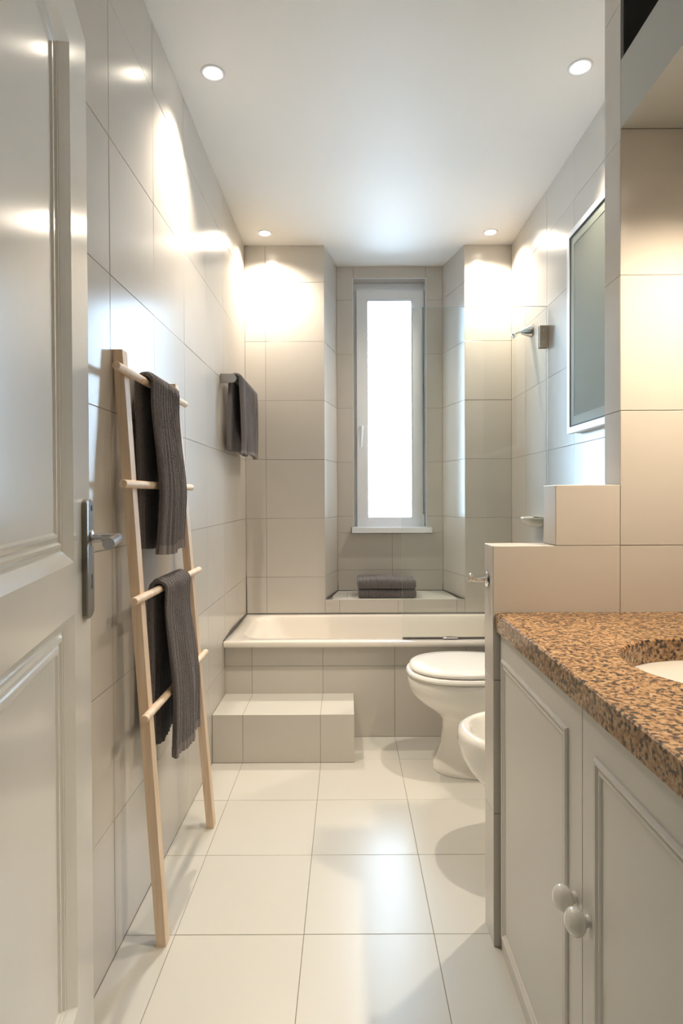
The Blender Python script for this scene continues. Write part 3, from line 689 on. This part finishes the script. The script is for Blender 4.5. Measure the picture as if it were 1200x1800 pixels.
# ------------------------------------------------------------------ towels
def smooth_path(pts, n):
    P_ = [Vector((x, 0, z)) for x, z in pts]; out = []
    d = [0]
    for a, b in zip(P_, P_[1:]): d.append(d[-1] + (b - a).length)
    for i in range(n):
        s = d[-1] * i / (n - 1); k = 0
        while k < len(d) - 2 and d[k + 1] < s: k += 1
        t = (s - d[k]) / (d[k + 1] - d[k])
        p0, p1, p2, p3 = P_[max(k - 1, 0)], P_[k], P_[k + 1], P_[min(k + 2, len(P_) - 1)]
        out.append(0.5 * ((2 * p1) + (p2 - p0) * t + (2 * p0 - 5 * p1 + 4 * p2 - p3) * t * t + (3 * p1 - p0 - 3 * p2 + p3) * t ** 3))
    return out
def hang(name, path, ya, yb, th, seed, label, cat='towel', group='charcoal hand towels hung up', nv=90, nu=72, hem=True, fold=0.005, span=None, ribs=0.0028, drop=0.0):
    """path: (x, z) from the rear hem over the bar to the front hem; ya, yb: width edges along s (0 rear .. 1 front)"""
    rnd = random.Random(seed); ph = [rnd.uniform(0, 6.28) for _ in range(6)]
    C_ = smooth_path(path, nv)
    def pt(i, j, side, extra=0.0):
        s = i / (nv - 1); w = j / (nu - 1)
        t = (C_[min(i + 1, nv - 1)] - C_[max(i - 1, 0)]).normalized(); n = Vector((t.z, 0, -t.x)) * -1
        free = min(1.0, abs(s - 0.5) * 2.2) ** 1.5
        y = ya(s) + (yb(s) - ya(s)) * w
        wid = abs(yb(s) - ya(s))
        d = fold * free * (math.sin(w * 9 + ph[0] + s * 2) + 0.6 * math.sin(w * 17 + ph[1] - s * 3))
        e = min(w, 1 - w) * wid
        r = math.sqrt(max(0.0, 1 - (1 - min(1, e / (th * 0.5))) ** 2)) if e < th * 0.5 else 1.0
        thick = (th / 2) * max(r, 0.12) + extra + ribs * math.sin(2 * PI * y / 0.021 + 0.8 * math.sin(y * 41 + ph[4]) + 0.6 * math.sin(s * 9 + ph[5]))
        z = C_[i].copy(); z.y = y
        z += n * (d + side * thick)
        z.z += -drop * (1 - w) * (s > 0.5) * (s - 0.5) * 2 + 0.004 * math.sin(w * 7 + ph[2]) * free
        z.y += 0.004 * math.sin(s * 14 + ph[3]) * free
        return z
    def cloth(i0, i1, extra):
        bm = bmesh.new(); nn = i1 - i0
        a = [[bm.verts.new(pt(i, j, 1, extra)) for j in range(nu)] for i in range(i0, i1 + 1)]
        b = [[bm.verts.new(pt(i, j, -1, extra)) for j in range(nu)] for i in range(i0, i1 + 1)]
        for i in range(nn):
            for j in range(nu - 1):
                bm.faces.new((a[i][j], a[i][j + 1], a[i + 1][j + 1], a[i + 1][j])); bm.faces.new((b[i][j + 1], b[i][j], b[i + 1][j], b[i + 1][j + 1]))
            for j in (0, nu - 1): bm.faces.new((a[i][j], a[i + 1][j], b[i + 1][j], b[i][j]) if j == 0 else (a[i + 1][j], a[i][j], b[i][j], b[i + 1][j]))
        for i in (0, nn):
            for j in range(nu - 1): bm.faces.new((a[i][j], b[i][j], b[i][j + 1], a[i][j + 1]))
        return bm
    top = max(C_, key=lambda p: p.z)
    t = thing(name, label, cat, (top.x, (ya(.5) + yb(.5)) / 2, top.z), group)
    put(obj('cloth', cloth(0, nv - 1, 0), M['towel'], smooth=True), t)
    if hem:
        k = max(3, int(nv * 0.028))
        put(obj('hem', cloth(nv - 1 - k, nv - 1, 0.0012), M['hem'], smooth=True), t)
    return t
def over(xc, zc, r, n=7): return [(xc - r * math.cos(PI * i / (n - 1)), zc + r * math.sin(PI * i / (n - 1))) for i in range(n)]
c1 = xf(1.433) + 0.0075
hang('hand_towel', [(-0.551, 0.985), (-0.553, 1.15), (-0.5585, 1.36)] + over(c1, 1.433, 0.0212) + [(c1 + 0.022, 1.36), (-0.498, 1.17), (-0.4985, 1.08), (-0.505, 0.968)],
     lambda s: 1.580 + 0.01 * s, lambda s: 1.815 + 0.02 * s, 0.013, 3, 'long charcoal towel draped over the topmost rung of the wooden ladder')
c3 = xf(0.878) + 0.0075
hang('hand_towel', [(-0.524, 0.448), (-0.5285, 0.62), (-0.5270, 0.80)] + over(c3, 0.878, 0.0212) + [(c3 + 0.021, 0.80), (-0.4625, 0.61), (-0.4600, 0.52), (-0.462, 0.418)],
     lambda s: 1.572 + 0.02 * s, lambda s: 1.79 + 0.03 * s, 0.013, 8, 'charcoal towel hanging on the lower part of the ladder from its third rung')

# towel bar on the left wall
tb = thing('towel_bar', 'short steel towel bar on the wall beside the bathtub', 'towel bar', (XL, 2.99, 1.663))
bx, bz = -0.512, 1.664
def stadium(y):
    out = []
    for i in range(11): a = -PI / 2 + PI * i / 10; out.append((bx + 0.016 * math.cos(a) - 0.008, y, bz + 0.020 * math.sin(a)))
    return out + [(XL + 0.0006, y, bz + 0.020), (XL + 0.0006, y, bz - 0.020)]
for y in (2.708, 3.262):
    bm = bmesh.new(); loft(bm, [stadium(y), stadium(y + 0.014)])
    put(obj('bracket', bm, M['steel'], bevel=0.0015), tb)
bm = bmesh.new(); lathe(bm, (bx, 2.715, bz), (0, 1, 0), [(0, .010), (.555, .010)], 18)
put(obj('bar', bm, M['steel'], smooth=True), tb)
hang('hand_towel', [(-0.543, 1.345), (-0.542, 1.50), (-0.538, 1.60)] + over(bx, bz, 0.023) + [(bx + 0.026, 1.60), (-0.482, 1.45), (-0.480, 1.327)],
     lambda s: 2.745, lambda s: 3.21, 0.016, 21, 'charcoal towel hanging from the steel towel bar by the bathtub', fold=0.006, nu=110)

# folded towels in the niche
def folded(x0, x1, y0, y1, z0, z1, label, seed):
    rnd = random.Random(seed); nx = 190; bm = bmesh.new(); rings = []
    h = z1 - z0; zc = (z0 + z1) / 2; pr = []
    for i in range(9): a = -PI / 2 + PI * i / 8; pr.append((y0 + 0.018 - 0.018 * math.cos(a), zc + h / 2 * math.sin(a), 1))
    for i in range(1, 9): pr.append((y0 + 0.018 + (y1 - y0 - 0.036) * i / 9, z1, 1))
    for i in range(9): a = PI / 2 - PI * i / 8; pr.append((y1 - 0.018 + 0.018 * math.cos(a), zc + h / 2 * math.sin(a), 1))
    for i in range(1, 9): pr.append((y1 - 0.018 - (y1 - y0 - 0.036) * i / 9, z0, 0))
    ph = rnd.uniform(0, 6)
    for k in range(nx):
        x = x0 + (x1 - x0) * k / (nx - 1)
        e = min(k, nx - 1 - k) / (nx - 1) * (x1 - x0); sh = 1 - 0.25 * max(0, 1 - e / 0.01) ** 2
        rib = 0.0016 * math.sin(2 * PI * x / 0.0125)
        ring = []
        for y, z, up in pr:
            dy, dz = y - (y0 + y1) / 2, z - zc
            g = rib * up
            crease = -0.004 * math.exp(-((z - zc) / 0.004) ** 2) if dy < -0.05 else 0
            yy = (y0 + y1) / 2 + dy * (1 + (g - crease * -1) / max(abs(dy), 0.05)) if abs(dz) < h * 0.49 else y
            zz = zc + dz * sh + (g * (1 if dz > 0 else 0)) + (0.003 * math.sin(x * 14 + ph) * (1 if dz > 0 else 0) * up)
            ring.append((x, yy, zz))
        rings.append(ring)
    loft(bm, rings)
    o = obj('folded_towel', bm, M['towel'], smooth=True)
    return tag(o, label, 'towel', 'folded charcoal towels in the niche')
folded(0.062, 0.394, 3.392, 3.60, NZ + 0.0015, NZ + 0.050, 'folded charcoal ribbed towel in the niche, lower of the pair', 1)
folded(0.058, 0.392, 3.390, 3.60, NZ + 0.0545, NZ + 0.109, 'folded charcoal ribbed towel in the niche, upper of the pair', 2)
